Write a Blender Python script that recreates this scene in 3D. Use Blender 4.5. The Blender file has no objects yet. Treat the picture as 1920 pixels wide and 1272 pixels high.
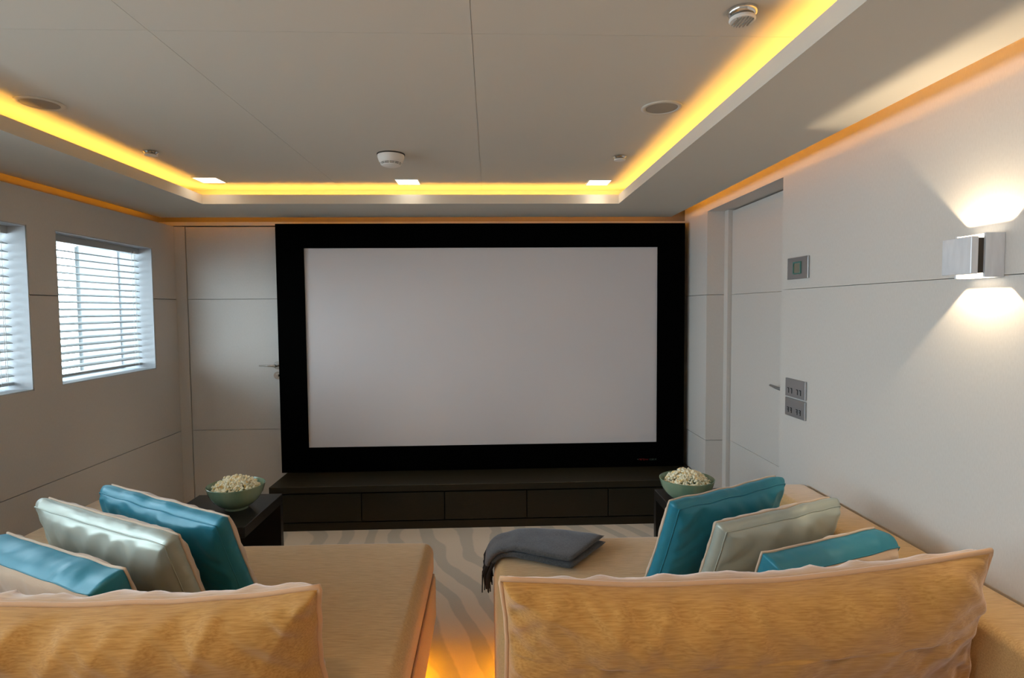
import bpy, bmesh, math, random
from mathutils import Vector, Matrix, noise
random.seed(7)
S = bpy.context.scene
COL = S.collection
PI = math.pi

# ------------------------------------------------------------------ camera
cam = bpy.data.cameras.new('camera'); cam.sensor_width = 36.0; cam.lens = 36.0*1087.4/1920.0; cam.clip_start = .02
co = bpy.data.objects.new('camera', cam); COL.objects.link(co)
_y, _p, _r = .03827701, -.05134229, .00771244
_Rz = Matrix(((math.cos(_y), math.sin(_y), 0), (-math.sin(_y), math.cos(_y), 0), (0, 0, 1)))
_Rx = Matrix(((1, 0, 0), (0, math.cos(_p), -math.sin(_p)), (0, math.sin(_p), math.cos(_p))))
_Ry = Matrix(((math.cos(_r), 0, math.sin(_r)), (0, 1, 0), (-math.sin(_r), 0, math.cos(_r))))
_R = _Rz @ _Rx @ _Ry
_c0, _c1, _c2 = _R.col[0], _R.col[1], _R.col[2]
co.matrix_world = Matrix(((_c0[0], _c2[0], -_c1[0], 0), (_c0[1], _c2[1], -_c1[1], 0), (_c0[2], _c2[2], -_c1[2], 1.4), (0, 0, 0, 1)))
S.camera = co

# ------------------------------------------------------------------ light settings
SKY = 10.0          # overcast sky outside
LED = (1.0, .50, .08)
LEDW = (1.0, .37, .002)
COVE = 18.5        # cove strip round the ceiling tray
SLOT = 11.5         # strip in the shadow gap at the walls
UNDER = 50.0       # strip below the sofas
DOWN = 0.6         # watts per downlight
REAR = 3.8         # unseen lamps near the camera, added as warm fill on the cushions
SCONCE = 8.5
w = bpy.data.worlds.new('world'); S.world = w; w.use_nodes = True
w.node_tree.nodes['Background'].inputs[0].default_value = (.80, .91, 1.0, 1)
w.node_tree.nodes['Background'].inputs[1].default_value = SKY
S.view_settings.view_transform = 'Standard'; S.view_settings.look = 'None'
S.view_settings.exposure = 0.43; S.view_settings.gamma = 1.0; S.view_settings.use_curve_mapping = False
S.cycles.use_denoising = True
S.cycles.max_bounces = 10; S.cycles.diffuse_bounces = 6; S.cycles.glossy_bounces = 4; S.cycles.transparent_max_bounces = 12
S.cycles.sample_clamp_indirect = 6.0
S.cycles.caustics_reflective = False; S.cycles.caustics_refractive = False

# ------------------------------------------------------------------ helpers
def lin(h):
    h = h.lstrip('#'); o = []
    for i in (0, 2, 4):
        c = int(h[i:i+2], 16)/255
        o.append(c/12.92 if c <= .04045 else ((c+.055)/1.055)**2.4)
    return tuple(o)

def mat(name, col, rough=.6, metal=0.0, bump=None, var=None, sheen=None, spec=.5, aniso=None, coat=0):
    """bump=(scale, strength, distance, stretch) var=(scale, colour2, stretch, lo, hi) sheen=(weight, roughness, tint)"""
    m = bpy.data.materials.new(name); m.use_nodes = True
    nt = m.node_tree; b = nt.nodes['Principled BSDF']
    b.inputs['Base Color'].default_value = (*col, 1); b.inputs['Roughness'].default_value = rough
    b.inputs['Metallic'].default_value = metal; b.inputs['Specular IOR Level'].default_value = spec
    if coat: b.inputs['Coat Weight'].default_value = coat; b.inputs['Coat Roughness'].default_value = .08
    if sheen:
        b.inputs['Sheen Weight'].default_value = sheen[0]; b.inputs['Sheen Roughness'].default_value = sheen[1]
        b.inputs['Sheen Tint'].default_value = (*sheen[2], 1)
    tc = nt.nodes.new('ShaderNodeTexCoord')
    def tex(scale, stretch, detail=3):
        mp = nt.nodes.new('ShaderNodeMapping'); mp.inputs['Scale'].default_value = stretch
        nt.links.new(tc.outputs['Object'], mp.inputs[0])
        n = nt.nodes.new('ShaderNodeTexNoise'); n.inputs['Scale'].default_value = scale; n.inputs['Detail'].default_value = detail
        nt.links.new(mp.outputs[0], n.inputs['Vector']); return n
    if var:
        n = tex(var[0], var[2]); r = nt.nodes.new('ShaderNodeMapRange')
        r.inputs[1].default_value = var[3]; r.inputs[2].default_value = var[4]
        nt.links.new(n.outputs['Fac'], r.inputs[0])
        mx = nt.nodes.new('ShaderNodeMix'); mx.data_type = 'RGBA'
        mx.inputs[6].default_value = (*col, 1); mx.inputs[7].default_value = (*var[1], 1)
        nt.links.new(r.outputs[0], mx.inputs[0]); nt.links.new(mx.outputs[2], b.inputs['Base Color'])
    if bump:
        n = tex(bump[0], bump[3], 4); bp = nt.nodes.new('ShaderNodeBump')
        bp.inputs['Strength'].default_value = bump[1]; bp.inputs['Distance'].default_value = bump[2]
        nt.links.new(n.outputs['Fac'], bp.inputs['Height']); nt.links.new(bp.outputs[0], b.inputs['Normal'])
    return m

def emit(name, col, strength):
    m = bpy.data.materials.new(name); m.use_nodes = True; nt = m.node_tree
    nt.nodes.remove(nt.nodes['Principled BSDF']); e = nt.nodes.new('ShaderNodeEmission')
    e.inputs[0].default_value = (*col, 1); e.inputs[1].default_value = strength
    nt.links.new(e.outputs[0], nt.nodes['Material Output'].inputs[0]); return m

def glass(name):
    m = bpy.data.materials.new(name); m.use_nodes = True; nt = m.node_tree
    nt.nodes.remove(nt.nodes['Principled BSDF'])
    t = nt.nodes.new('ShaderNodeBsdfTransparent'); t.inputs[0].default_value = (.93, .97, .97, 1)
    g = nt.nodes.new('ShaderNodeBsdfGlossy'); g.inputs['Roughness'].default_value = .02
    mx = nt.nodes.new('ShaderNodeMixShader'); mx.inputs[0].default_value = .05
    nt.links.new(t.outputs[0], mx.inputs[1]); nt.links.new(g.outputs[0], mx.inputs[2])
    nt.links.new(mx.outputs[0], nt.nodes['Material Output'].inputs[0]); return m

ORG = {}
class MB:
    def __init__(s): s.v = []; s.f = []
    def add(s, vs, fs):
        o = len(s.v); s.v += [tuple(v) for v in vs]; s.f += [tuple(i+o for i in f) for f in fs]; return s
    def box(s, x0, x1, y0, y1, z0, z1):
        return s.add([(x0,y0,z0),(x1,y0,z0),(x1,y1,z0),(x0,y1,z0),(x0,y0,z1),(x1,y0,z1),(x1,y1,z1),(x0,y1,z1)],
                     [(3,2,1,0),(4,5,6,7),(0,1,5,4),(1,2,6,5),(2,3,7,6),(3,0,4,7)])
    def rbox(s, x0, x1, y0, y1, z0, z1, r, seg=3, fn=None, cuts=0):
        bm = bmesh.new(); bmesh.ops.create_cube(bm, size=1)
        for v in bm.verts: v.co = Vector((x0+(x1-x0)*(v.co.x+.5), y0+(y1-y0)*(v.co.y+.5), z0+(z1-z0)*(v.co.z+.5)))
        if cuts: bmesh.ops.subdivide_edges(bm, edges=bm.edges[:], cuts=cuts, use_grid_fill=True)
        ed = [e for e in bm.edges if len(e.link_faces) == 2 and e.calc_face_angle(0) > .5]
        bmesh.ops.bevel(bm, geom=ed, offset=r, segments=seg, profile=.5, affect='EDGES')
        bm.verts.index_update()
        vs = [v.co.copy() for v in bm.verts]
        if fn: vs = [fn(v) for v in vs]
        fs = [tuple(v.index for v in f.verts) for f in bm.faces]; bm.free()
        return s.add(vs, fs)
    def softbox(s, x0, x1, y0, y1, z0, z1, r, nx, ny, nz, fn):
        def axis(a, b, n):
            arc = [r*(1-math.tan(math.radians(45-9*k))) for k in range(5)]
            return [a+q for q in arc]+[a+r+(b-a-2*r)*k/n for k in range(n+1)]+[b-q for q in arc[::-1]]
        A = (axis(x0, x1, nx), axis(y0, y1, ny), axis(z0, z1, nz)); lo = (x0, y0, z0); hi = (x1, y1, z1)
        def mp(p):
            inn = Vector([min(max(p[i], lo[i]+r), hi[i]-r) for i in range(3)]); d = Vector(p)-inn
            return fn(inn+d.normalized()*r) if d.length > 1e-9 else fn(Vector(p))
        for ax in range(3):
            u, v = [i for i in range(3) if i != ax]
            for val in (lo[ax], hi[ax]):
                vs = []; U = A[u]; V = A[v]
                for b in V:
                    for a in U:
                        p = [0, 0, 0]; p[ax] = val; p[u] = a; p[v] = b; vs.append(mp(p))
                nu = len(U); fs = [(j*nu+i, j*nu+i+1, (j+1)*nu+i+1, (j+1)*nu+i) for j in range(len(V)-1) for i in range(nu-1)]
                s.add(vs, fs)
        return s
    def tube(s, pts, r, n=6, closed=False, cap=True):
        pts = [Vector(p) for p in pts]; N = len(pts); vs = []; fs = []
        prev = None
        for i, p in enumerate(pts):
            a = pts[(i-1) % N] if (closed or i > 0) else p; b = pts[(i+1) % N] if (closed or i < N-1) else p
            t = (b-a).normalized() if (b-a).length > 1e-9 else Vector((0,0,1))
            if prev is None:
                u = t.orthogonal().normalized()
            else:
                u = prev - t*prev.dot(t); u = u.normalized() if u.length > 1e-6 else t.orthogonal().normalized()
            prev = u; w_ = t.cross(u)
            rr = r[i] if isinstance(r, (list, tuple)) else r
            vs += [p + u*rr*math.cos(2*PI*k/n) + w_*rr*math.sin(2*PI*k/n) for k in range(n)]
        M_ = N if closed else N-1
        for i in range(M_):
            j = (i+1) % N
            for k in range(n):
                l = (k+1) % n; fs.append((i*n+k, i*n+l, j*n+l, j*n+k))
        if cap and not closed:
            fs.append(tuple(range(n))[::-1]); fs.append(tuple((N-1)*n+k for k in range(n)))
        return s.add(vs, fs)
    def lathe(s, prof, c, n=32, axis='z'):
        vs = []; fs = []; c = Vector(c)
        for (r, h) in prof:
            for k in range(n):
                a = 2*PI*k/n; q = (r*math.cos(a), r*math.sin(a), h)
                if axis == 'x': q = (h, r*math.cos(a), r*math.sin(a))
                if axis == 'y': q = (r*math.cos(a), h, r*math.sin(a))
                vs.append(c+Vector(q))
        for i in range(len(prof)-1):
            for k in range(n):
                l = (k+1) % n; fs.append((i*n+k, i*n+l, (i+1)*n+l, (i+1)*n+k))
        if prof[0][0] > 1e-5: fs.append(tuple(range(n))[::-1])
        if prof[-1][0] > 1e-5: fs.append(tuple((len(prof)-1)*n+k for k in range(n)))
        return s.add(vs, fs)
    def grid(s, fn, nu, nv, flip=False):
        vs = [fn(i/nu, j/nv) for j in range(nv+1) for i in range(nu+1)]; fs = []
        for j in range(nv):
            for i in range(nu):
                a = j*(nu+1)+i; q = (a, a+1, a+nu+2, a+nu+1); fs.append(q[::-1] if flip else q)
        return s.add(vs, fs)
    def build(s, name, m, parent=None, smooth=False, kind=None, label=None, fix=True):
        o_ = ORG.get(parent.name, Vector((0,0,0))) if parent else Vector((0,0,0))
        me = bpy.data.meshes.new(name); me.from_pydata([tuple(Vector(v)-o_) for v in s.v], [], s.f)
        if fix:
            bm = bmesh.new(); bm.from_mesh(me); bmesh.ops.remove_doubles(bm, verts=bm.verts, dist=2e-6)
            bmesh.ops.recalc_face_normals(bm, faces=bm.faces); bm.to_mesh(me); bm.free()
        me.materials.append(m)
        if smooth:
            me.polygons.foreach_set('use_smooth', [True]*len(me.polygons))
            if smooth != 'all': me.set_sharp_from_angle(angle=math.radians(40))
        me.update()
        o = bpy.data.objects.new(name, me); COL.objects.link(o)
        if parent: o.parent = parent
        ORG[o.name] = o_
        if kind: o['kind'] = kind
        if label: o['label'] = label
        return o

def thing(name, loc, label, cat, group=None, rz=0):
    o = bpy.data.objects.new(name, None); COL.objects.link(o); o.location = loc
    o.empty_display_size = .1; o['label'] = label; o['category'] = cat
    if group: o['group'] = group
    ORG[o.name] = Vector(loc); return o

def copy_tree(o, loc, label, parent=None):
    c = o.copy(); COL.objects.link(c)
    if parent is None: c.location = loc; c['label'] = label; ORG[c.name] = Vector(loc)
    else: c.parent = parent; c.matrix_parent_inverse = o.matrix_parent_inverse.copy()
    for ch in list(o.children): copy_tree(ch, None, None, c)
    return c

def area(name, loc, rot, sx, sy, power, col, portal=False, spread=None):
    l = bpy.data.lights.new(name, 'AREA'); l.shape = 'RECTANGLE'; l.size = sx; l.size_y = sy
    l.energy = power; l.color = col
    if portal: l.cycles.is_portal = True
    if spread: l.spread = spread
    o = bpy.data.objects.new(name, l); COL.objects.link(o); o.location = loc; o.rotation_euler = rot
    return o

def spot(name, loc, rot, power, col, size, blend, radius):
    l = bpy.data.lights.new(name, 'SPOT'); l.energy = power; l.color = col; l.spot_size = size
    l.spot_blend = blend; l.shadow_soft_size = radius
    o = bpy.data.objects.new(name, l); COL.objects.link(o); o.location = loc; o.rotation_euler = rot
    return o

# ------------------------------------------------------------------ materials
wallc = (.655, .625, .595)
WALL = mat('wall_linen', wallc, .75, bump=(420, .10, .001, (1, 1, 1)), var=(300, (.615, .585, .555), (1, 1, .25), .3, .7))
JOINT = mat('wall_backing', (.30, .26, .21), .9)
SHELL = mat('shell_paint', (.5, .48, .45), .9)
CEIL = mat('ceiling_paint', (.64, .605, .54), .8, bump=(500, .06, .001, (1, 1, 1)))
WHITE = mat('white_lacquer', (.78, .79, .80), .35)
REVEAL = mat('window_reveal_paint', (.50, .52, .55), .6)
SLAT = mat('blind_lacquer', (.42, .43, .43), .35)
BLACK = mat('black_velvet', (.0012, .0012, .0012), 1.0, spec=.02)
SCREEN = mat('screen_vinyl', (.66, .63, .645), .9, spec=.1)
WENGE = mat('dark_oak', (.013, .0105, .005), .48, bump=(60, .15, .002, (1, 14, 14)), var=(30, (.020, .016, .008), (1, 20, 20), .35, .7), spec=.3)
WENGE2 = mat('dark_table_oak', (.012, .010, .009), .36, bump=(60, .12, .002, (1, 14, 14)), var=(30, (.018, .015, .012), (1, 20, 20), .35, .7), spec=.4)
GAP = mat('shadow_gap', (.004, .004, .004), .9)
CHEN = mat('chenille', (.60, .40, .185), .85, bump=(110, .35, .003, (.3, 3, 3)), var=(90, (.44, .275, .115), (.2, 3, 3), .32, .74),
           sheen=(.75, .38, (1, .90, .86)), spec=.2)
CHENB = mat('chenille_cushion', (.50, .285, .085), .8, bump=(110, .30, .002, (.3, 3, 3)), var=(95, (.35, .175, .042), (.2, 3, 3), .32, .74),
            sheen=(1.0, .42, (1, .90, .88)), spec=.2)  # golden base carries the amber room light on the beige cushions
PIPE = mat('piping_cord', (.56, .36, .22), .8, sheen=(.6, .4, (1, .88, .84)), spec=.2)
TEAL = mat('teal_silk', (.015, .20, .29), .42, .1, bump=(160, .12, .001, (1, 6, 1)), sheen=(.35, .35, (.25, .75, 1)))
AQUA = mat('aqua_satin', (.42, .46, .41), .42, .3, bump=(200, .06, .001, (1, 6, 1)), sheen=(.3, .3, (.85, 1, 1)))
BEIGE = mat('beige_chenille', (.62, .48, .36), .8, bump=(120, .25, .002, (.4, 3, 3)), sheen=(.6, .4, (1, .9, .88)), spec=.2)
GREY = mat('grey_wool', (.078, .078, .079), .95, bump=(260, .5, .002, (1, 1, 1)), var=(160, (.047, .047, .048), (1, 1, 1), .35, .65), sheen=(.3, .5, (.8, .85, 1)))
DARKG = mat('fringe_wool', (.012, .012, .013), .95)
CELADON = mat('celadon_glaze', (.17, .29, .20), .22, bump=(40, .05, .002, (1, 1, .2)), var=(14, (.27, .35, .23), (1, 1, .3), .35, .7), coat=.4)
POP = mat('popcorn', (.96, .90, .70), .8, var=(60, (.92, .62, .16), (1, 1, 1), .52, .70))
CHROME = mat('chrome', (.75, .73, .70), .18, 1.0)
STEEL = mat('brushed_steel', (.42, .42, .43), .38, .85, bump=(200, .08, .001, (1, 1, 30)))
ALU = mat('brushed_aluminium', (.84, .87, .93), .4, .4, bump=(160, .10, .001, (1, 1, 20)), var=(60, (.74, .77, .83), (1, 1, .2), .3, .7))  # pale bluish base stands in for the windows reflected in the sconce
PLAST = mat('white_plastic', (.78, .76, .73), .45)
GRILL = mat('speaker_mesh', (.33, .30, .26), .8, bump=(900, .4, .001, (1, 1, 1)))
SLOTM = mat('dark_slot', (.06, .05, .04), .8)
DARKMARK = mat('engraved_mark', (.02, .022, .022), .6)
LCD = mat('green_lens', (.07, .20, .17), .25)
LCD2 = mat('olive_lens', (.20, .19, .14), .3)
GLASS = glass('window_glass')
LEDM = emit('led_amber', LED, COVE)
LEDS = emit('led_amber_slot', LEDW, SLOT)
LEDU = emit('led_amber_sofa', LEDW, UNDER)
LAMP = emit('downlight_lens', (1, .88, .70), 5.0)
SCL = emit('sconce_lens', (1, .84, .62), 4.0)
PLATE = mat('side_plating', (.16, .185, .195), .5)
POST = mat('post_paint', (.012, .018, .02), .5)
DECK = mat('deck_paint', (.62, .64, .65), .6)
REDM = mat('red_print', (.20, .012, .008), .6)
GRN = mat('grey_print', (.055, .075, .055), .6)

# ------------------------------------------------------------------ room
XL, XR, YB, YR = -2.16, 1.39, 4.10, -1.30     # left wall, right wall, back wall, rear wall (behind the camera)
ZS, ZC = 2.03, 2.14                            # soffit underside, ceiling
# carpet with wavy stripes
def carpet():
    m = bpy.data.materials.new('carpet_stripes'); m.use_nodes = True; nt = m.node_tree; b = nt.nodes['Principled BSDF']
    tc = nt.nodes.new('ShaderNodeTexCoord'); sx = nt.nodes.new('ShaderNodeSeparateXYZ')
    nt.links.new(tc.outputs['Object'], sx.inputs[0])
    n1 = nt.nodes.new('ShaderNodeTexNoise'); n1.inputs['Scale'].default_value = 1.15; n1.inputs['Detail'].default_value = 1.5
    n2 = nt.nodes.new('ShaderNodeTexNoise'); n2.inputs['Scale'].default_value = 7; n2.inputs['Detail'].default_value = 3
    for n in (n1, n2): nt.links.new(tc.outputs['Object'], n.inputs['Vector'])
    def mth(op, a, bb=None):
        q = nt.nodes.new('ShaderNodeMath'); q.operation = op
        for i, x in enumerate((a, bb)):
            if x is None: continue
            if isinstance(x, (int, float)): q.inputs[i].default_value = x
            else: nt.links.new(x, q.inputs[i])
        return q.outputs[0]
    d = mth('ADD', sx.outputs[0], mth('MULTIPLY', n1.outputs['Fac'], .55))
    d = mth('ADD', d, mth('MULTIPLY', n2.outputs['Fac'], .035))
    d = mth('ADD', d, mth('MULTIPLY', sx.outputs[1], .40))
    s = mth('SINE', mth('MULTIPLY', d, 2*PI/.185))
    r = nt.nodes.new('ShaderNodeMapRange'); r.inputs[1].default_value = .05; r.inputs[2].default_value = .35
    nt.links.new(s, r.inputs[0])
    mx = nt.nodes.new('ShaderNodeMix'); mx.data_type = 'RGBA'
    mx.inputs[6].default_value = (.54, .485, .425, 1); mx.inputs[7].default_value = (.395, .375, .345, 1)
    nt.links.new(r.outputs[0], mx.inputs[0]); nt.links.new(mx.outputs[2], b.inputs['Base Color'])
    b.inputs['Roughness'].default_value = .95; b.inputs['Specular IOR Level'].default_value = .1
    b.inputs['Sheen Weight'].default_value = .2
    n3 = nt.nodes.new('ShaderNodeTexNoise'); n3.inputs['Scale'].default_value = 260
    nt.links.new(tc.outputs['Object'], n3.inputs['Vector'])
    bp = nt.nodes.new('ShaderNodeBump'); bp.inputs['Strength'].default_value = .5; bp.inputs['Distance'].default_value = .004
    nt.links.new(n3.outputs['Fac'], bp.inputs['Height']); nt.links.new(bp.outputs[0], b.inputs['Normal'])
    return m
MB().box(XL-.3, XR+.3, YR-.2, YB+.2, -.10, 0).build('floor', carpet(), kind='structure', label='beige carpet with wavy grey stripes')

# ceiling slab with panels
ce = MB().box(XL-.3, XR+.3, YR-.2, YB+.25, ZC+.004, ZC+.12).build('ceiling', SHELL, kind='structure')
g = .0007
xs = [XL-.11, -.89, -.04, 1.10, XR+.06]; ys = [YR, 1.60, YB+.10]
for i in range(4):
    for j in range(2):
        MB().box(xs[i]+g, xs[i+1]-g, ys[j]+g, ys[j+1]-g, ZC, ZC+.004).build('ceiling_panel', CEIL, ce)

# soffit ring with cove channel and shadow gap at the walls
IX0, IX1, IY0, IY1 = -1.675, .783, -.55, 3.50
OX0, OX1, OY0, OY1 = -2.19, 1.262, -1.20, 4.00
so = MB()
def ring(mb, x0, x1, y0, y1, a0, a1, b0, b1, z0, z1):
    mb.box(x0, a0, y0, y1, z0, z1); mb.box(a1, x1, y0, y1, z0, z1)
    mb.box(a0, a1, y0, b0, z0, z1); mb.box(a0, a1, b1, y1, z0, z1)
ring(so, OX0, OX1, OY0, OY1, IX0, IX1, IY0, IY1, ZS, ZS+.018)
ring(so, IX0-.015, IX1+.015, IY0-.015, IY1+.015, IX0, IX1, IY0, IY1, ZS+.018, ZS+.054)
ring(so, IX0-.17, IX1+.17, IY0-.17, IY1+.17, IX0-.155, IX1+.155, IY0-.155, IY1+.155, ZS+.018, ZC)
so = so.build('trim_1', CEIL, kind='structure', label='lowered ceiling border with amber cove lighting')
c = .05
for (x0, x1, y0, y1) in ((IX0-c-.012, IX0-c, IY0-c, IY1+c), (IX1+c, IX1+c+.012, IY0-c, IY1+c), (IX0-c, IX1+c, IY0-c-.012, IY0-c), (IX0-c, IX1+c, IY1+c, IY1+c+.012)):
    MB().box(x0, x1, y0, y1, ZS+.022, ZS+.030).build('light_strip', LEDM, so, label='amber light strip in the ceiling cove')
c = .05
for (x0, x1, y0, y1) in ((OX0+c, OX0+c+.01, OY0+c, OY1-c), (OX1-c-.01, OX1-c, OY0+c, OY1-c), (OX0+c, OX1-c, OY1-c-.01, OY1-c)):
    MB().box(x0, x1, y0, y1, ZS+.030, ZS+.038).build('light_strip', LEDS, so, label='amber light strip in the gap at the wall')

# left wall with windows
OPEN = [(3.00, 3.83), (1.99, 2.82), (.98, 1.81), (-.03, .80), (-1.10, -.21)]
WZ0, WZ1 = 1.032, 1.812
def row(mb, x0, x1, y0, y1, z0, z1):
    a0, a1 = max(z0, WZ0), min(z1, WZ1)
    if a1 <= a0: mb.box(x0, x1, y0, y1, z0, z1); return
    if z0 < WZ0: mb.box(x0, x1, y0, y1, z0, WZ0)
    if z1 > WZ1: mb.box(x0, x1, y0, y1, WZ1, z1)
    e = sorted(OPEN); p = y0
    for (b0, b1) in e:
        mb.box(x0, x1, p, b0, a0, a1); p = b1
    mb.box(x0, x1, p, y1, a0, a1)
wl = MB(); row(wl, XL-.26, XL-.11, YR-.2, YB+.15, 0, ZC+.1)
wl = wl.build('wall_left', JOINT, kind='structure', label='pale panelled left wall with window openings')
for (z0, z1) in ((0, .565), (.569, 1.483), (1.487, 1.985)):
    m_ = MB(); row(m_, XL-.11, XL, YR, YB+.02, z0, z1); m_.build('wall_panel', WALL, wl)

def window(i, y0, y1, blind=None):
    wn = MB()
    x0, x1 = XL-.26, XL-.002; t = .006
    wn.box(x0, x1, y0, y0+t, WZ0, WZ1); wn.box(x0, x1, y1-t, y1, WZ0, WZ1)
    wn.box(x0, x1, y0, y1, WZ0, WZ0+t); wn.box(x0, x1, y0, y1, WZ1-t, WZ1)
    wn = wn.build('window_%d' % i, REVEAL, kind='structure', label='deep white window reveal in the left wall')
    fr = MB(); fx0, fx1 = XL-.25, XL-.21; k = .010
    fr.box(fx0, fx1, y0+t, y0+t+k, WZ0+t, WZ1-t); fr.box(fx0, fx1, y1-t-k, y1-t, WZ0+t, WZ1-t)
    fr.box(fx0, fx1, y0+t+k, y1-t-k, WZ0+t, WZ0+t+k); fr.box(fx0, fx1, y0+t+k, y1-t-k, WZ1-t-k, WZ1-t)
    fr.build('window_frame', WHITE, wn)
    MB().box(XL-.233, XL-.227, y0+t+k, y1-t-k, WZ0+t+k, WZ1-t-k).build('pane', GLASS, wn)
    area('sky_portal', (XL-.255, (y0+y1)/2, (WZ0+WZ1)/2), (0, -PI/2, 0), WZ1-WZ0, y1-y0, 1, (1, 1, 1), portal=True)
    if blind:
        xc = XL-.105
        b = thing('venetian_blind', (xc, (y0+y1)/2, WZ1-t), blind, 'blind', 'white venetian blinds in the left wall windows')
        MB().box(xc-.024, xc+.024, y0+.009, y1-.009, WZ1-t-.036, WZ1-t).build('headrail', SLAT, b)
        n = 17; a = math.radians(13); proto = None
        zt, zb = WZ1-.082, WZ0+.078
        for q in range(n):
            z = zt+(zb-zt)*q/(n-1)
            if proto is None:
                hw = .025; pts = []
                m_ = MB()
                prof = [(-hw, 0), (-hw*.5, .0022), (0, .003), (hw*.5, .0022), (hw, 0)]
                prof = [(p*math.cos(a)+h*math.sin(a), h*math.cos(a)-p*math.sin(a)) for p, h in prof]
                vs = []; fs = []
                for yy in (y0+.010, y1-.010):
                    for (p, h) in prof: vs.append((xc+p, yy, z+h))
                    for (p, h) in prof: vs.append((xc+p, yy, z+h-.0028))
                for u in range(4):
                    fs.append((u, u+1, 10+u+1, 10+u)); fs.append((5+u, 15+u, 15+u+1, 5+u+1))
                fs += [(0, 10, 15, 5), (4, 9, 19, 14), (0, 5, 6, 1), (1, 6, 7, 2), (2, 7, 8, 3), (3, 8, 9, 4),
                       (10, 11, 16, 15), (11, 12, 17, 16), (12, 13, 18, 17), (13, 14, 19, 18)]
                m_.add(vs, fs); proto = m_.build('slat', SLAT, b, smooth=True); z_first = z
            else:
                s_ = proto.copy(); COL.objects.link(s_); s_.location = (0, 0, z-z_first)
        MB().rbox(xc-.025, xc+.025, y0+.010, y1-.010, WZ0+.028, WZ0+.043, .004, 2).build('bottom_rail', SLAT, b)
        for yy in (y0+.09, y1-.085):
            m_ = MB()
            for dx in (-.0255, .0255): m_.tube([(xc+dx, yy, WZ1-.03), (xc+dx, yy, WZ0+.03)], .0011, 5)
            m_.tube([(xc, yy+.012, WZ1-.03), (xc, yy+.012, WZ0+.03)], .0008, 5)
            m_.build('ladder_cord', PLAST, b)
        MB().tube([(xc+.03, y0+.06, WZ1-.03), (xc+.031, y0+.06, WZ1-.35)], .003, 8).build('tilt_wand', PLAST, b)
        for yy in (y1-.05, y1-.06):
            MB().tube([(xc+.027, yy, WZ1-.03), (xc+.027, yy, WZ0+.03+(.02 if yy < y1-.055 else 0))], .0012, 5).build('lift_cord', PLAST, b)
window(1, *OPEN[0], blind='half open white venetian blind in the full window nearest the screen')
window(2, *OPEN[1], blind='half open white venetian blind in the window cut off by the left edge')
window(3, *OPEN[2]); window(4, *OPEN[3]); window(5, *OPEN[4])  # unseen windows, blinds left off to let in more daylight

# side deck outside the windows
MB().box(XL-1.35, XL-.27, YR-1.5, YB+3.2, -.12, 0).build('deck_floor', DECK, kind='structure')
MB().box(XL-1.35, XL-.262, YR-1.5, YB+3.2, 2.25, 2.40).build('deck_overhead', DECK, kind='structure')
fp = MB().box(XL-1.215, XL-1.19, 4.90, YB+3.2, 0, 2.25).build('deck_bulwark', PLATE, kind='structure', label='white side plating outside the window')
MB().box(XL-1.208, XL-1.188, 4.88, 4.90, 0, 2.25).build('edge_trim', POST, fp)
MB().box(XL-1.215, XL-1.19, 3.2, 4.88, 1.93, 2.25).build('header_plate', PLATE, fp)
MB().box(XL-1.29, XL-1.21, YR-1.5, 4.87, 0, .85).build('deck_rail_wall', DECK, kind='structure')

# back wall, panels round the door
wb = MB(); wb.box(XL-.3, XR+.3, YB+.10, YB+.25, 0, ZC+.1)
wb = wb.build('wall_back', JOINT, kind='structure', label='pale panelled wall behind the projection screen')
MB().box(XL, -2.088, YB, YB+.10, 0, 1.984).build('wall_panel', WALL, wb)                # strip at the corner
MB().box(XL-.10, XR+.05, YB, YB+.10, 1.99, 2.015).build('wall_panel', WALL, wb)
for (z0, z1) in ((0, .565), (.569, 1.483), (1.487, 1.984)):
    MB().box(-1.29, XR+.05, YB, YB+.10, z0, z1).build('wall_panel', WALL, wb)
d1 = MB().box(-2.082, -1.296, YB+.05, YB+.09, .0, 1.984).build('door_1', JOINT, kind='structure', label='flush panelled door partly behind the screen')
for (z0, z1) in ((.004, .569), (.572, 1.483), (1.486, 1.981)):
    MB().box(-2.082, -1.296, YB+.003, YB+.05, z0, z1).build('door_panel', WALL, d1)
h = MB().lathe([(.027, -.008), (.027, -.002), (.024, 0)], (-1.482, YB+.003, 1.020), 24, 'y')
h = h.build('handle_rose', CHROME, d1, smooth=True, label='round chrome handle plate')
MB().tube([(-1.482, YB, 1.020), (-1.482, YB-.045, 1.020), (-1.495, YB-.052, 1.0205), (-1.54, YB-.052, 1.0225), (-1.592, YB-.05, 1.0235)],
          [.009, .009, .009, .007, .005], 10).build('door_lever', CHROME, h, smooth=True)
lk = MB().lathe([(.027, -.008), (.027, -.002), (.022, 0)], (-1.484, YB+.003, .950), 24, 'y').build('lock_rose', CHROME, d1, smooth=True)
MB().lathe([(.010, -.022), (.012, -.008)], (-1.484, YB+.003, .950), 16, 'y').build('lock_knob', CHROME, lk, smooth=True)

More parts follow.
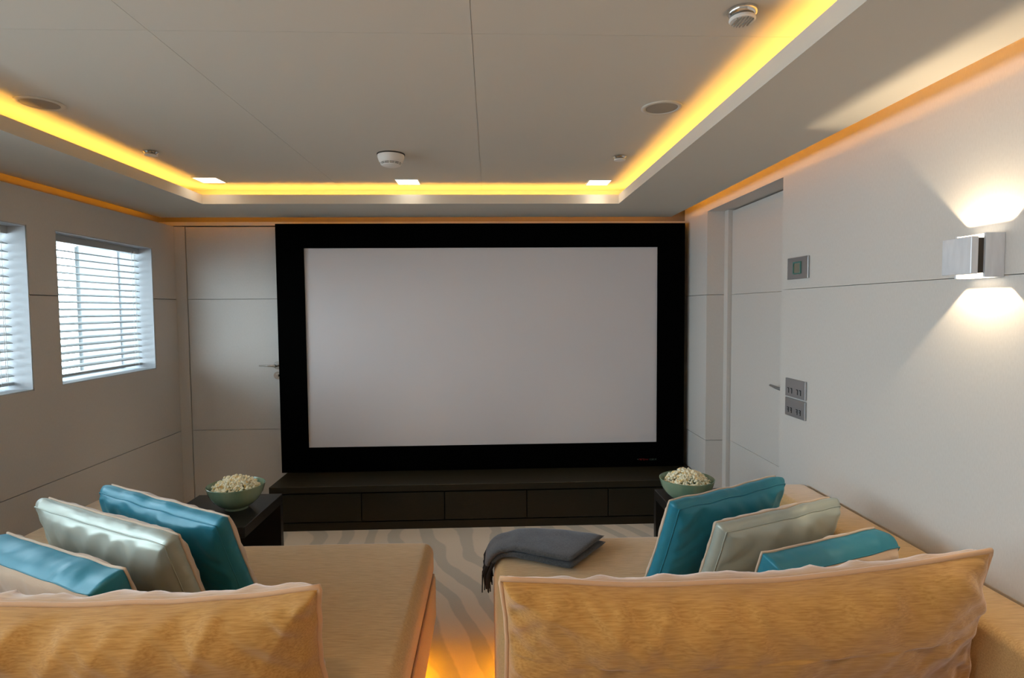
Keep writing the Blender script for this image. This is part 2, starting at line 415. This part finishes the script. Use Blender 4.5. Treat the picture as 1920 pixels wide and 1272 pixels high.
# right wall with recessed door
DY0, DY1, DZ = 2.717, 3.67, 2.012
wr = MB(); wr.box(XR+.20, XR+.32, YR-.2, YB+.2, 0, ZC+.1)
wr = wr.build('wall_right', JOINT, kind='structure', label='pale panelled right wall with a recessed door')
for (z0, z1) in ((0, .55), (.552, 1.481), (1.483, ZC)):
    MB().box(XR, XR+.20, YR, DY0, z0, z1).build('wall_panel', WALL, wr)
for (z0, z1) in ((0, .54), (.543, 1.481), (1.484, DZ)):
    MB().box(XR, XR+.20, DY1, YB+.0, z0, z1).build('wall_panel', WALL, wr)
MB().box(XR, XR+.20, DY0, YB+.0, DZ, ZC).build('wall_panel', WALL, wr)
d2 = MB().box(XR+.165, XR+.20, DY0, DY1, 0, DZ).build('door_2', JOINT, kind='structure', label='flush panelled door set back in the right wall')
MB().box(XR+.112, XR+.165, DY1-.056, DY1, 0, DZ).build('door_frame', WALL, d2)
for (z0, z1) in ((.004, .552), (.554, 1.481), (1.483, DZ-.008)):
    MB().box(XR+.137, XR+.165, DY0, DY1-.060, z0, z1).build('door_panel', WALL, d2)
hr = MB().lathe([(.026, 0), (.026, .006), (.022, .008)], (XR+.129, 2.86, .985), 24, 'x').build('handle_rose', CHROME, d2, smooth=True)
MB().tube([(XR+.137, 2.86, .985), (XR+.085, 2.86, .985), (XR+.080, 2.875, .985), (XR+.082, 2.93, .987), (XR+.084, 2.985, .990)], [.009, .009, .009, .008, .006], 10).build('door_lever', STEEL, hr, smooth=True)

# rear wall behind the camera
MB().box(XL-.3, XR+.3, YR-.15, YR, 0, ZC+.1).build('wall_rear', WALL, kind='structure')

# ------------------------------------------------------------------ projection screen
sc = thing('projection_screen', (-.04, YB, .292), 'large white projection screen in a thick black velvet frame', 'screen')
X0, X1, Z0, Z1 = -1.432, 1.352, .291, 1.984; IX, IXb, IZ0, IZ1 = -1.248, 1.163, .461, 1.821
f = MB(); yA, yB_ = 3.98, YB-.004
for (a, b, c_, d) in ((X0, IX, Z0, Z1), (IXb, X1, Z0, Z1), (IX, IXb, Z0, IZ0), (IX, IXb, IZ1, Z1)):
    f.box(a, b, yA, yB_, c_, d)
f.build('screen_frame', BLACK, sc, label='black velvet frame')
MB().box(IX-.01, IXb+.01, yA+.012, yA+.03, IZ0-.01, IZ1+.01).build('screen_surface', SCREEN, sc, label='blank white screen surface')
lg = MB(); x = 1.036
for k, wd in enumerate((.008, .007, .009, .010, .007, .008, .006)):
    hgt = .011 if k < 4 else .008
    lg.box(x, x+.0022, yA-.0015, yA, .335, .335+hgt); lg.box(x, x+wd, yA-.0015, yA, .335+hgt-.0025, .335+hgt)
    if k % 2: lg.box(x, x+wd, yA-.0015, yA, .335, .3372)
    x += wd+.0022
lg.build('maker_mark', REDM, sc, label='tiny red and grey maker mark low on the frame')
lg = MB(); x = 1.112
MB().add([(1.024, yA-.0015, .345), (1.033, yA-.0015, .345), (1.0285, yA-.0015, .337), (1.024, yA, .345), (1.033, yA, .345), (1.0285, yA, .337)], [(0, 2, 1), (3, 4, 5), (0, 1, 4, 3), (1, 2, 5, 4), (2, 0, 3, 5)]).build('maker_emblem', GRN, sc)
for k, wd in enumerate((.008, .009, .008, .003, .009)):
    lg.box(x, x+wd, yA-.0015, yA, .3425, .345); lg.box(x, x+wd, yA-.0015, yA, .3345, .337)
    if k != 3: lg.box(x+(wd-.0022)*(k % 2), x+.0022+(wd-.0022)*(k % 2), yA-.0015, yA, .337, .3425)
    x += wd+.003
lg.build('maker_mark', GRN, sc, label='grey letters of the maker mark')

# ------------------------------------------------------------------ media console
cn = thing('media_console', (0, 3.88, 0), 'long low dark wood cabinet with a row of drawers under the screen', 'cabinet')
CX0, CX1 = -1.40, XR-.006
MB().rbox(CX0, CX1, 3.655, YB-.006, .247, .289, .002, 1).build('top_slab', WENGE, cn)
MB().box(CX0+.03, CX1, 3.685, YB-.008, .052, .247).build('carcass', GAP, cn)
MB().box(CX0+.02, CX1, 3.668, 3.684, 0, .050).build('plinth', WENGE, cn)
MB().box(CX0+.02, -1.3555, 3.664, 3.684, .056, .240).build('side_panel', WENGE, cn)
dx = .5267
for k in range(5):
    a = -1.3525+dx*k
    MB().rbox(a+.003, a+dx-.003, 3.664, 3.684, .058, .237, .001, 1).build('drawer', WENGE, cn)
MB().box(-1.3525+5*dx+.003, CX1, 3.664, 3.684, .056, .240).build('side_panel', WENGE, cn)

# ------------------------------------------------------------------ side tables
def side_table(x0, x1, y0, y1, h, label):
    t = thing('side_table', ((x0+x1)/2, (y0+y1)/2, 0), label, 'table', 'dark side tables behind the sofas')
    MB().rbox(x0, x1, y0, y1, h-.05, h, .002, 1).build('table_top', WENGE2, t)
    MB().box(x0, x1, y1-.035, y1, 0, h-.05).build('leg_panel', WENGE2, t)
    MB().rbox(x0, x1, y0+.06, y1-.035, .002, .030, .002, 1).build('base_panel', WENGE2, t)
TH = .455
side_table(.85, 1.27, 2.50, 2.955, TH, 'dark wood side table under the bowl beside the right sofa')
side_table(-1.505, -1.082, 2.54, 3.005, TH, 'dark wood side table under the bowl beside the left sofa')

# ------------------------------------------------------------------ sofas
def sofa(sx, arm0, arm1, seat0, seat1, label):
    """arm0..arm1 is the arm, seat0..seat1 the seat, sx=+1 arm on the right"""
    yF, yN = 2.43, 1.02
    xa, xb = min(arm0, seat0), max(arm1, seat1)
    t = thing('chaise_sofa', ((xa+xb)/2, 1.7, 0), label, 'sofa')
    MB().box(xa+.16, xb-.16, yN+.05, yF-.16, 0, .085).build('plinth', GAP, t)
    MB().rbox(xa, xb, yN-.12, yF, .085, .275, .012, 2).build('base', CHEN, t, smooth=True)
    def dome(v):
        u = (v.x-seat0)/(seat1-seat0); q = (v.y-yN)/(yF-yN)
        if v.z > .36:
            v = v.copy(); v.z += .016*max(0, math.sin(PI*min(1, max(0, u))))**.6*max(0, math.sin(PI*min(1, max(0, q))))**.5
            v.z += .0022*noise.noise(Vector((v.x*6, v.y*6, 1.3)))
        return v
    MB().softbox(seat0+.003, seat1-.003, yN, yF-.012, .279, .428, .045, 20, 24, 2, dome).build('seat_cushion', CHEN, t, smooth='all')
    e = .006
    p = []
    for (x, y) in ((seat0+e, yN), (seat0+e, yF-.018), (seat1-e, yF-.018), (seat1-e, yN)): p.append((x, y, .279))
    MB().tube(p, .005, 6).build('seat_piping', PIPE, t, smooth=True)
    MB().rbox(arm0, arm1, yN-.12, yF+.045, .277, .625, .028, 4).build('arm', CHEN, t, smooth=True)
    MB().rbox(min(seat0, arm0), max(seat1, arm1), yN-.12, yN+.08, .277, .58, .03, 4).build('backrest', CHEN, t, smooth=True)
    # strip lights under the frame
    xi = seat0 if sx > 0 else seat1
    x0 = xi+.10 if sx > 0 else xi-.112
    MB().box(x0, x0+.012, yN+.1, yF-.16, .070, .082).build('light_strip', LEDU, t, label='amber light strip under the sofa')
    return t
sofa(1, 1.195, 1.384, .006, 1.193, 'beige chenille daybed sofa with grey throw, beside the right wall')
sofa(-1, -1.645, -1.412, -1.410, -.240, 'beige chenille daybed sofa on the left, nearer the windows')

# ------------------------------------------------------------------ cushions
def wrinkle(s, d, seed, f=9.0, A=.006, L=.10, k=.35):
    n = noise.noise(Vector(((s+k*d)*f, seed*7.31, d*2.0)))
    n2 = noise.noise(Vector(((s-2.2*k*d)*f*2.6, seed*3.7+5, d*4.0)))
    rdg = (1-abs(n)*2.4)
    return A*(max(-.6, rdg)*.7+n2*.55)*math.exp(-d/L)*(1-math.exp(-d/.012))

def cushion(name, label, cat, group, base, wdir, lean, wid, hgt, t, bulge, mF, mG, mB, mP, seed, roll=0, ear=.05, sag=.0,
            A=.006, L=.09, f=10, pr=.004, cshape=.12, N=56, pw=.62, names=('front_panel', 'side_band', 'back_panel'), bulgeB=None):
    """base: middle of the lower edge; wdir: plan direction of the width; lean: top tips towards -normal side (camera) in degrees"""
    bulgeB = bulge if bulgeB is None else bulgeB
    W = Vector((wdir[0], wdir[1], 0)).normalized()
    nh = Vector((W.y, -W.x, 0))                       # horizontal normal on the camera side
    a = math.radians(lean)
    U = Vector((0, 0, 1))*math.cos(a)+nh*math.sin(a); Nn = nh*math.cos(a)-Vector((0, 0, 1))*math.sin(a)
    if roll:
        rm = Matrix.Rotation(math.radians(roll), 3, Nn); W = rm @ W; U = rm @ U
    base = Vector(base); C0 = base+U*(hgt/2)
    th = thing(name, base, label, cat, group)
    def outline(u, v):
        x = u*math.sqrt(max(0, 1-cshape*v*v*.5)); y = v*math.sqrt(max(0, 1-cshape*u*u*.5))
        X = wid/2*x*(1-ear*(1-v*v)); Y = hgt/2*y*(1-ear*(1-u*u))
        if v > 0: Y -= sag*v*(1-u*u)
        # unevenness along the edges
        X += .004*u*u*u*noise.noise(Vector((v*3.1, seed, 2))); Y += .006*abs(v)**3*noise.noise(Vector((u*3.3, seed, 7)))
        return X, Y
    def face(side, bl):
        def fn(i, j):
            u = -1+2*i; v = -1+2*j
            u = math.copysign(1-(1-abs(u))**1.35, u); v = math.copysign(1-(1-abs(v))**1.35, v)
            X, Y = outline(u, v)
            prof = ((1-abs(u)**2.6)*(1-abs(v)**2.6))
            n = t/2+bl*max(0, prof)**pw
            du = (1-abs(u))*wid/2; dv = (1-abs(v))*hgt/2
            q = wrinkle(u*wid/2, dv, seed+(2 if v > 0 else 5)+side, f, A, L)+wrinkle(v*hgt/2, du, seed+(11 if u > 0 else 17)+side, f, A, L)
            q += .004*noise.noise(Vector((X*7, Y*7, seed+side*3)))*min(1, max(0, prof)*4)
            q *= min(1, min(du, dv)/.012)
            return C0+W*X+U*Y+Nn*side*(n+q)
        return fn
    MB().grid(face(1, bulge), N, N).build(names[0], mF, th, smooth='all')
    MB().grid(face(-1, bulgeB), N, N, True).build(names[2], mB, th, smooth='all')
    # boundary walk
    per = []
    K = 40
    def ez(s): return s
    for k in range(K): per.append((-1+2*k/K, -1))
    for k in range(K): per.append((1, -1+2*k/K))
    for k in range(K): per.append((1-2*k/K, 1))
    for k in range(K): per.append((-1, 1-2*k/K))
    def bp(u, v, n, out=0):
        X, Y = outline(u, v)
        if out:
            X *= 1+out/(wid/2)*abs(u)**6; Y *= 1+out/(hgt/2)*abs(v)**6
        return C0+W*X+U*Y+Nn*n
    if t > 0:
        m_ = MB(); H = 6; vs = []; fs = []; n_ = len(per)
        for hh in range(H+1):
            q = -1+2*hh/H
            for k, (u, v) in enumerate(per):
                wv = .0035*noise.noise(Vector((k*.55, seed, q)))*(1-q*q)
                vs.append(bp(u, v, t/2*q, .012*(1-q*q)+wv))
        for hh in range(H):
            for k in range(n_):
                l = (k+1) % n_; fs.append((hh*n_+k, hh*n_+l, (hh+1)*n_+l, (hh+1)*n_+k))
        m_.add(vs, fs); sb = m_.build(names[1], mG, th, smooth='all')
        MB().tube([bp(u, v, t/2, .0015) for u, v in per], pr*.45, 6, closed=True).build('seam', mG, sb, smooth='all')
        MB().tube([bp(u, v, -t/2, .002) for u, v in per], pr, 6, closed=True).build('piping', mP, th, smooth='all')
    else:
        MB().tube([bp(u, v, 0, .002) for u, v in per], pr, 8, closed=True).build('piping', mP, th, smooth='all')
    return th

SZ = .466
# right sofa
cushion('back_cushion', 'large beige back cushion with piping across the near end of the right sofa', 'cushion', None,
        (.604, 1.352, .456), (1, .03), 11, 1.172, .362, 0, .105, CHENB, None, CHENB, PIPE, 3, roll=1.2, ear=.035, sag=.042, A=.026, L=.13, f=9, pr=.0065, cshape=.05, N=120, pw=.5, bulgeB=.10)
cushion('back_cushion', 'large beige back cushion with piping across the near end of the left sofa', 'cushion', None,
        (-.892, 1.362, .456), (1, -.02), 11, 1.02, .330, 0, .105, CHENB, None, CHENB, PIPE, 8, roll=0, ear=.035, sag=.032, A=.032, L=.13, f=9, pr=.0065, cshape=.05, N=120, pw=.5, bulgeB=.10)
kw = dict(A=.015, L=.09, f=9, N=84)
cushion('throw_pillow', 'teal silk pillow with pale back standing farthest from camera on the right sofa', 'pillow', 'pillows on the right sofa',
        (.758, 2.006, SZ), (.885, .466), 20, .54, .335, .045, .048, TEAL, TEAL, BEIGE, BEIGE, 21, **kw)
cushion('throw_pillow', 'pale aqua satin pillow between the two teal pillows on the right sofa', 'pillow', 'pillows on the right sofa',
        (.876, 1.865, SZ), (.915, .404), 20, .53, .302, .045, .048, AQUA, AQUA, BEIGE, BEIGE, 22, **kw)
cushion('throw_pillow', 'teal banded pillow just behind the back cushion of the right sofa', 'pillow', 'pillows on the right sofa',
        (.942, 1.668, SZ), (.934, .357), 20, .47, .258, .085, .030, BEIGE, TEAL, BEIGE, BEIGE, 23, **kw)
# left sofa
cushion('throw_pillow', 'bright teal silk pillow with pale back standing farthest from camera on the left sofa', 'pillow', 'pillows on the left sofa',
        (-1.030, 2.005, SZ), (.859, -.511), 20, .65, .332, .045, .048, TEAL, TEAL, BEIGE, BEIGE, 31, roll=-1, **kw)
cushion('throw_pillow', 'pale grey green satin pillow between the two teal pillows on the left sofa', 'pillow', 'pillows on the left sofa',
        (-1.122, 1.852, SZ+.016), (.882, -.471), 20, .655, .320, .045, .048, AQUA, AQUA, BEIGE, BEIGE, 32, roll=-1.5, **kw)
cushion('throw_pillow', 'teal banded pillow just behind the back cushion of the left sofa', 'pillow', 'pillows on the left sofa',
        (-1.178, 1.672, SZ+.020), (.882, -.472), 20, .595, .255, .090, .028, BEIGE, TEAL, BEIGE, BEIGE, 33, **kw)

# ------------------------------------------------------------------ throw blanket
def throw():
    A = Vector((.054, 2.190)); B = Vector((.290, 2.055)); C = Vector((.462, 2.285)); D = Vector((.060, 2.372))
    th = thing('throw_blanket', (.2, 2.2, .44), 'folded dark grey wool throw with black fringe on the right sofa corner', 'blanket')
    z0 = .444
    lay = [(.0, .024, 1.0), (.026, .022, .985)]
    topz = z0+.05
    for li, (dz, hh, send) in enumerate(lay):
        def fn(i, j, top):
            s = -.16+1.16*i; t = j
            ss = max(0, s)*send
            P = A.lerp(B, ss)*(1-t)+D.lerp(C, ss)*t
            P += Vector((0, .035))*math.sin(PI*max(0, ss))*t*t
            ed = max(0, (1-abs(2*t-1)**7))**.5*max(0, 1-max(0, s)**16)**.5
            zc = z0+dz+hh/2; off = hh/2*ed*(1 if top else -1)
            wv = .0025*noise.noise(Vector((P.x*14, P.y*14, li*3)))
            if s < 0:
                a = -s/.16*math.radians(74 if li else 60); r = .046+dz*.7+hh/2+off
                base = A*(1-t)+D*t
                return Vector((base.x-r*math.sin(a), base.y-r*math.sin(a)*.12, .392+r*math.cos(a)+wv))
            zz = .392+.052+dz+hh/2+off if s > .12 else .392+(.046+(s/.12)*.006)+dz*(.7+.3*s/.12)+hh/2+off
            return Vector((P.x, P.y, zz+wv))
        m_ = MB(); m_.grid(lambda i, j: fn(i, j, True), 44, 30); m_.grid(lambda i, j: fn(i, j, False), 44, 30, True)
        m_.build('fold_layer', GREY, th, smooth='all')
    m_ = MB()
    for k in range(64):
        t = (k+.5)/64
        base = A*(1-t)+D*t
        x = base.x-.056-.030*random.random(); y = base.y-.01+random.uniform(-.004, .004); z = .412
        ln = random.uniform(.080, .105); sw = random.uniform(-.012, .012)
        m_.tube([(x+.014, y, z+.014), (x-.006, y+sw*.3, z-ln*.35), (x-.004+random.uniform(-.006, .008), y+sw, z-ln)], [.0032, .0034, .0022], 5)
    m_.build('fringe', DARKG, th, kind='stuff', label='black tassel fringe')
throw()

# ------------------------------------------------------------------ bowls with popcorn
def bowl(c, label, plabel, seed):
    rnd = random.Random(seed)
    b = thing('popcorn_bowl', c, label, 'bowl', 'celadon bowls of popcorn')
    prof = [(.0, .012), (.050, .012), (.050, 0), (.056, 0), (.057, .010), (.080, .022), (.108, .046), (.128, .078), (.138, .112), (.1395, .118),
            (.137, .1195), (.133, .113), (.122, .078), (.102, .050), (.074, .030), (.0, .022)]
    prof = [(r*.94, h*.97) for r, h in prof]
    MB().lathe(prof, c, 64).build('bowl_body', CELADON, b, smooth=True)
    # kernels
    ico = bmesh.new(); bmesh.ops.create_icosphere(ico, subdivisions=1, radius=1)
    iv = [v.co.copy() for v in ico.verts]; jf = [tuple(v.index for v in f_.verts) for f_ in ico.faces]; ico.free()
    m_ = MB(); k = 0
    while k < 380:
        r = .103*math.sqrt(rnd.random()); a = rnd.random()*2*PI
        hz = .094+.060*max(0, 1-(r/.112)**1.7)+rnd.uniform(-.014, .004)
        p = Vector(c)+Vector((r*math.cos(a), r*math.sin(a), hz))
        for q in range(rnd.randint(3, 5)):
            dirv = Vector((rnd.gauss(0, 1), rnd.gauss(0, 1), rnd.gauss(0, 1))).normalized()
            rad = rnd.uniform(.0042, .0072); ce_ = p+dirv*.0062
            m_.add([ce_+v*rad*(1+.3*noise.noise(v*2.1+ce_*300)) for v in iv], jf)
        k += 1
    o = m_.build('popcorn', POP, None, smooth='all', kind='stuff', fix=False)
    o['label'] = plabel; o['category'] = 'popcorn'; o['group'] = 'heaps of popcorn in the bowls'
BL = (-1.225, 2.795, TH); BR = (.955, 2.760, TH)
bowl(BL, 'pale green glazed bowl on the left side table', 'heap of popcorn filling the bowl on the left table', 1)
bowl(BR, 'pale green glazed bowl on the right side table', 'heap of popcorn filling the bowl on the right table', 2)

# ------------------------------------------------------------------ wall sconce
sy0, sy1, szl, szh = 1.520, 1.622, 1.477, 1.597
sn = thing('wall_sconce', (XR, 1.571, 1.537), 'square aluminium up and down light glowing on the right wall', 'lamp')
MB().box(XR-.012, XR-.001, sy0, sy1, szl, szh).build('wall_plate', ALU, sn)
for q in (sy0, sy1-.006): MB().box(XR-.055, XR-.012, q, q+.006, szl, szh).build('housing_cheek', ALU, sn)
MB().box(XR-.055, XR-.049, sy0+.010, sy1-.006, szl+.002, szh-.002).build('reflector', SCL, sn, label='glowing inner face of the lamp')
MB().box(XR-.074, XR-.055, sy0+.006, sy1-.006, szl+.012, szh-.013).build('bracket', SLOTM, sn)
MB().rbox(XR-.094, XR-.074, sy0, sy1, szl+.009, szh-.010, .002, 2).build('front_plate', ALU, sn, label='brushed aluminium front plate')
MB().lathe([(.0, -.010), (.009, -.008), (.011, 0), (.009, .008), (0, .010)], (XR-.030, 1.571, 1.537), 16).build('bulb', SCL, sn, smooth=True)
spot('sconce_up', (XR-.028, 1.571, 1.552), (PI, 0, 0), SCONCE, (1, .78, .50), math.radians(97), .06, .004)
spot('sconce_down', (XR-.028, 1.571, 1.522), (0, 0, 0), SCONCE, (1, .78, .50), math.radians(97), .06, .004)

# ------------------------------------------------------------------ wall plates
def plate(yc, zc, wy, hz, label, group=None, name='switch_plate', cat='switch'):
    p = thing(name, (XR, yc, zc), label, cat, group)
    MB().rbox(XR-.009, XR-.0005, yc-wy/2, yc+wy/2, zc-hz/2, zc+hz/2, .0012, 1).build('cover_plate', STEEL, p)
    return p
p = plate(2.563, 1.575, .172, .098, 'grey control plate with small square green lens above the switches', None, 'control_panel', 'control panel')
yc, zc = 2.563, 1.575
for (a0, a1, b0, b1) in ((-.034, -.026, -.026, .028), (.026, .034, -.026, .028), (-.026, .026, -.028, -.022), (-.026, .026, .022, .028)):
    MB().box(XR-.0125, XR-.009, yc+a0, yc+a1, zc+b0, zc+b1).build('lens_frame', LCD, p, label='green frame of the lens')
MB().box(XR-.011, XR-.009, yc-.024, yc+.024, zc-.020, zc+.020).build('lens', LCD2, p, label='olive square lens')
def keys(p, yc, zc, hook):
    for k, yy in enumerate((.055, .028, -.022, -.048)):
        y = yc+yy; m_ = MB(); z = zc-.012
        m_.box(XR-.0105, XR-.009, y-.004, y+.009, z+.008, z+.011)
        m_.box(XR-.0105, XR-.009, y-.004, y-.0005, z-.013, z+.011)
        if hook: m_.box(XR-.0105, XR-.009, y-.004, y+.007, z-.002, z+.001)
        m_.build('key_mark', DARKMARK, p, label='small dark angular key mark')
p = plate(2.566, 1.029, .170, .083, 'upper steel switch plate with four dark angular marks', 'steel switch plates by the door'); keys(p, 2.566, 1.029, False)
p = plate(2.566, .939, .170, .083, 'lower steel switch plate with four hooked dark marks', 'steel switch plates by the door'); keys(p, 2.566, .939, True)

# ------------------------------------------------------------------ ceiling fittings
def downlight(x, y, label):
    d = thing('downlight', (x, y, ZC), label, 'light', 'square recessed downlights')
    h = .062
    m_ = MB(); ring(m_, x-h-.006, x+h+.006, y-h-.006, y+h+.006, x-h, x+h, y-h, y+h, ZC-.004, ZC-.0005); m_.build('trim_ring', WHITE, d)
    MB().box(x-h, x+h, y-h, y+h, ZC-.003, ZC-.001).build('lens', LAMP, d, label='glowing square lens')
    area('downlight_beam', (x, y, ZC-.006), (0, 0, 0), .11, .11, DOWN, (1, .80, .56), spread=math.radians(55))
downlight(-1.566, 3.365, 'lit square ceiling downlight at left, above the door')
downlight(-.463, 3.405, 'lit square ceiling downlight in the middle, by the smoke detector')
downlight(.645, 3.420, 'lit square ceiling downlight at right, by the cove corner')
for x in (-1.566, -.463, .645):
    area('downlight_beam', (x, .35, ZC-.006), (0, 0, 0), .11, .11, REAR, (1, .66, .36), spread=math.radians(90))  # added warm fill lamps, out of view and without fittings

def speaker(x, y, label):
    d = thing('ceiling_speaker', (x, y, ZC), label, 'speaker', 'round ceiling speakers')
    MB().lathe([(.058, -.001), (.058, -.0035), (.060, -.005), (.072, -.005), (.0745, -.003), (.0745, -.0005)], (x, y, ZC), 48).build('rim', CEIL, d, smooth=True)
    MB().lathe([(0, -.0042), (.03, -.004), (.0575, -.003), (.0575, -.0005)], (x, y, ZC), 40).build('grille', GRILL, d, smooth=True)
speaker(-1.578, 2.150, 'round flush ceiling speaker at left near the window side cove')
speaker(.642, 2.158, 'round flush ceiling speaker at right near the cove')

sd = thing('smoke_detector', (-.458, 2.80, ZC), 'white domed smoke detector on the ceiling by the middle downlight', 'smoke detector')
c = (-.461, 2.815, ZC)
MB().lathe([(.066, -.0005), (.066, -.004), (.063, -.006)], c, 40).build('base_plate', SLOTM, sd, smooth=True)
MB().lathe([(.063, -.006), (.062, -.018), (.056, -.036), (.050, -.042)], c, 40).build('body', PLAST, sd, smooth=True)
vt = MB().lathe([(.047, -.042), (.044, -.050)], c, 40).build('vent', SLOTM, sd, smooth=True, label='dark vent slots')
for k in range(12):
    a = 2*PI*k/12
    MB().tube([(c[0]+.0495*math.cos(a), c[1]+.0495*math.sin(a), ZC-.042), (c[0]+.045*math.cos(a), c[1]+.045*math.sin(a), ZC-.052)], .002, 5).build('vent_rib', PLAST, vt)
MB().lathe([(.047, -.0445), (.0485, -.046), (.047, -.0475)], c, 40).build('vent_ring', PLAST, vt, smooth=True)
MB().lathe([(.045, -.050), (.043, -.054), (.030, -.059), (0, -.061)], c, 40).build('cap', PLAST, sd, smooth=True)

def sprinkler(x, y, label):
    d = thing('sprinkler_cap', (x, y, ZC), label, 'sprinkler', 'small chrome sprinkler caps')
    MB().lathe([(.030, -.0005), (.032, -.004), (.026, -.010), (.022, -.014)], (x, y, ZC), 28).build('collar', CHROME, d, smooth=True)
    MB().lathe([(.022, -.014), (.027, -.016), (.027, -.020), (.020, -.022), (0, -.0225)], (x, y, ZC), 28).build('cap', PLAST, d, smooth=True)
sprinkler(-1.553, 2.775, 'small chrome sprinkler cap on the ceiling, left')
sprinkler(.640, 2.840, 'small chrome sprinkler cap on the ceiling, right')

em = thing('ceiling_sounder', (.637, 1.462, ZC), 'chrome ringed round white fitting on the ceiling at top right', 'detector')
c = (.637, 1.462, ZC)
MB().lathe([(.036, -.0005), (.037, -.004), (.034, -.012), (.027, -.016)], c, 40).build('chrome_ring', CHROME, em, smooth=True)
MB().lathe([(.027, -.016), (.031, -.019), (.032, -.024), (.029, -.027), (0, -.0285)], c, 40).build('white_cap', PLAST, em, smooth=True)
for k in range(6):
    xx = c[0]-.020+.008*k; hl = math.sqrt(max(0, .027**2-(xx-c[0])**2))
    MB().box(xx-.0010, xx+.0010, c[1]-hl, c[1]+hl, ZC-.0300, ZC-.0270).build('slot', GRILL, em)
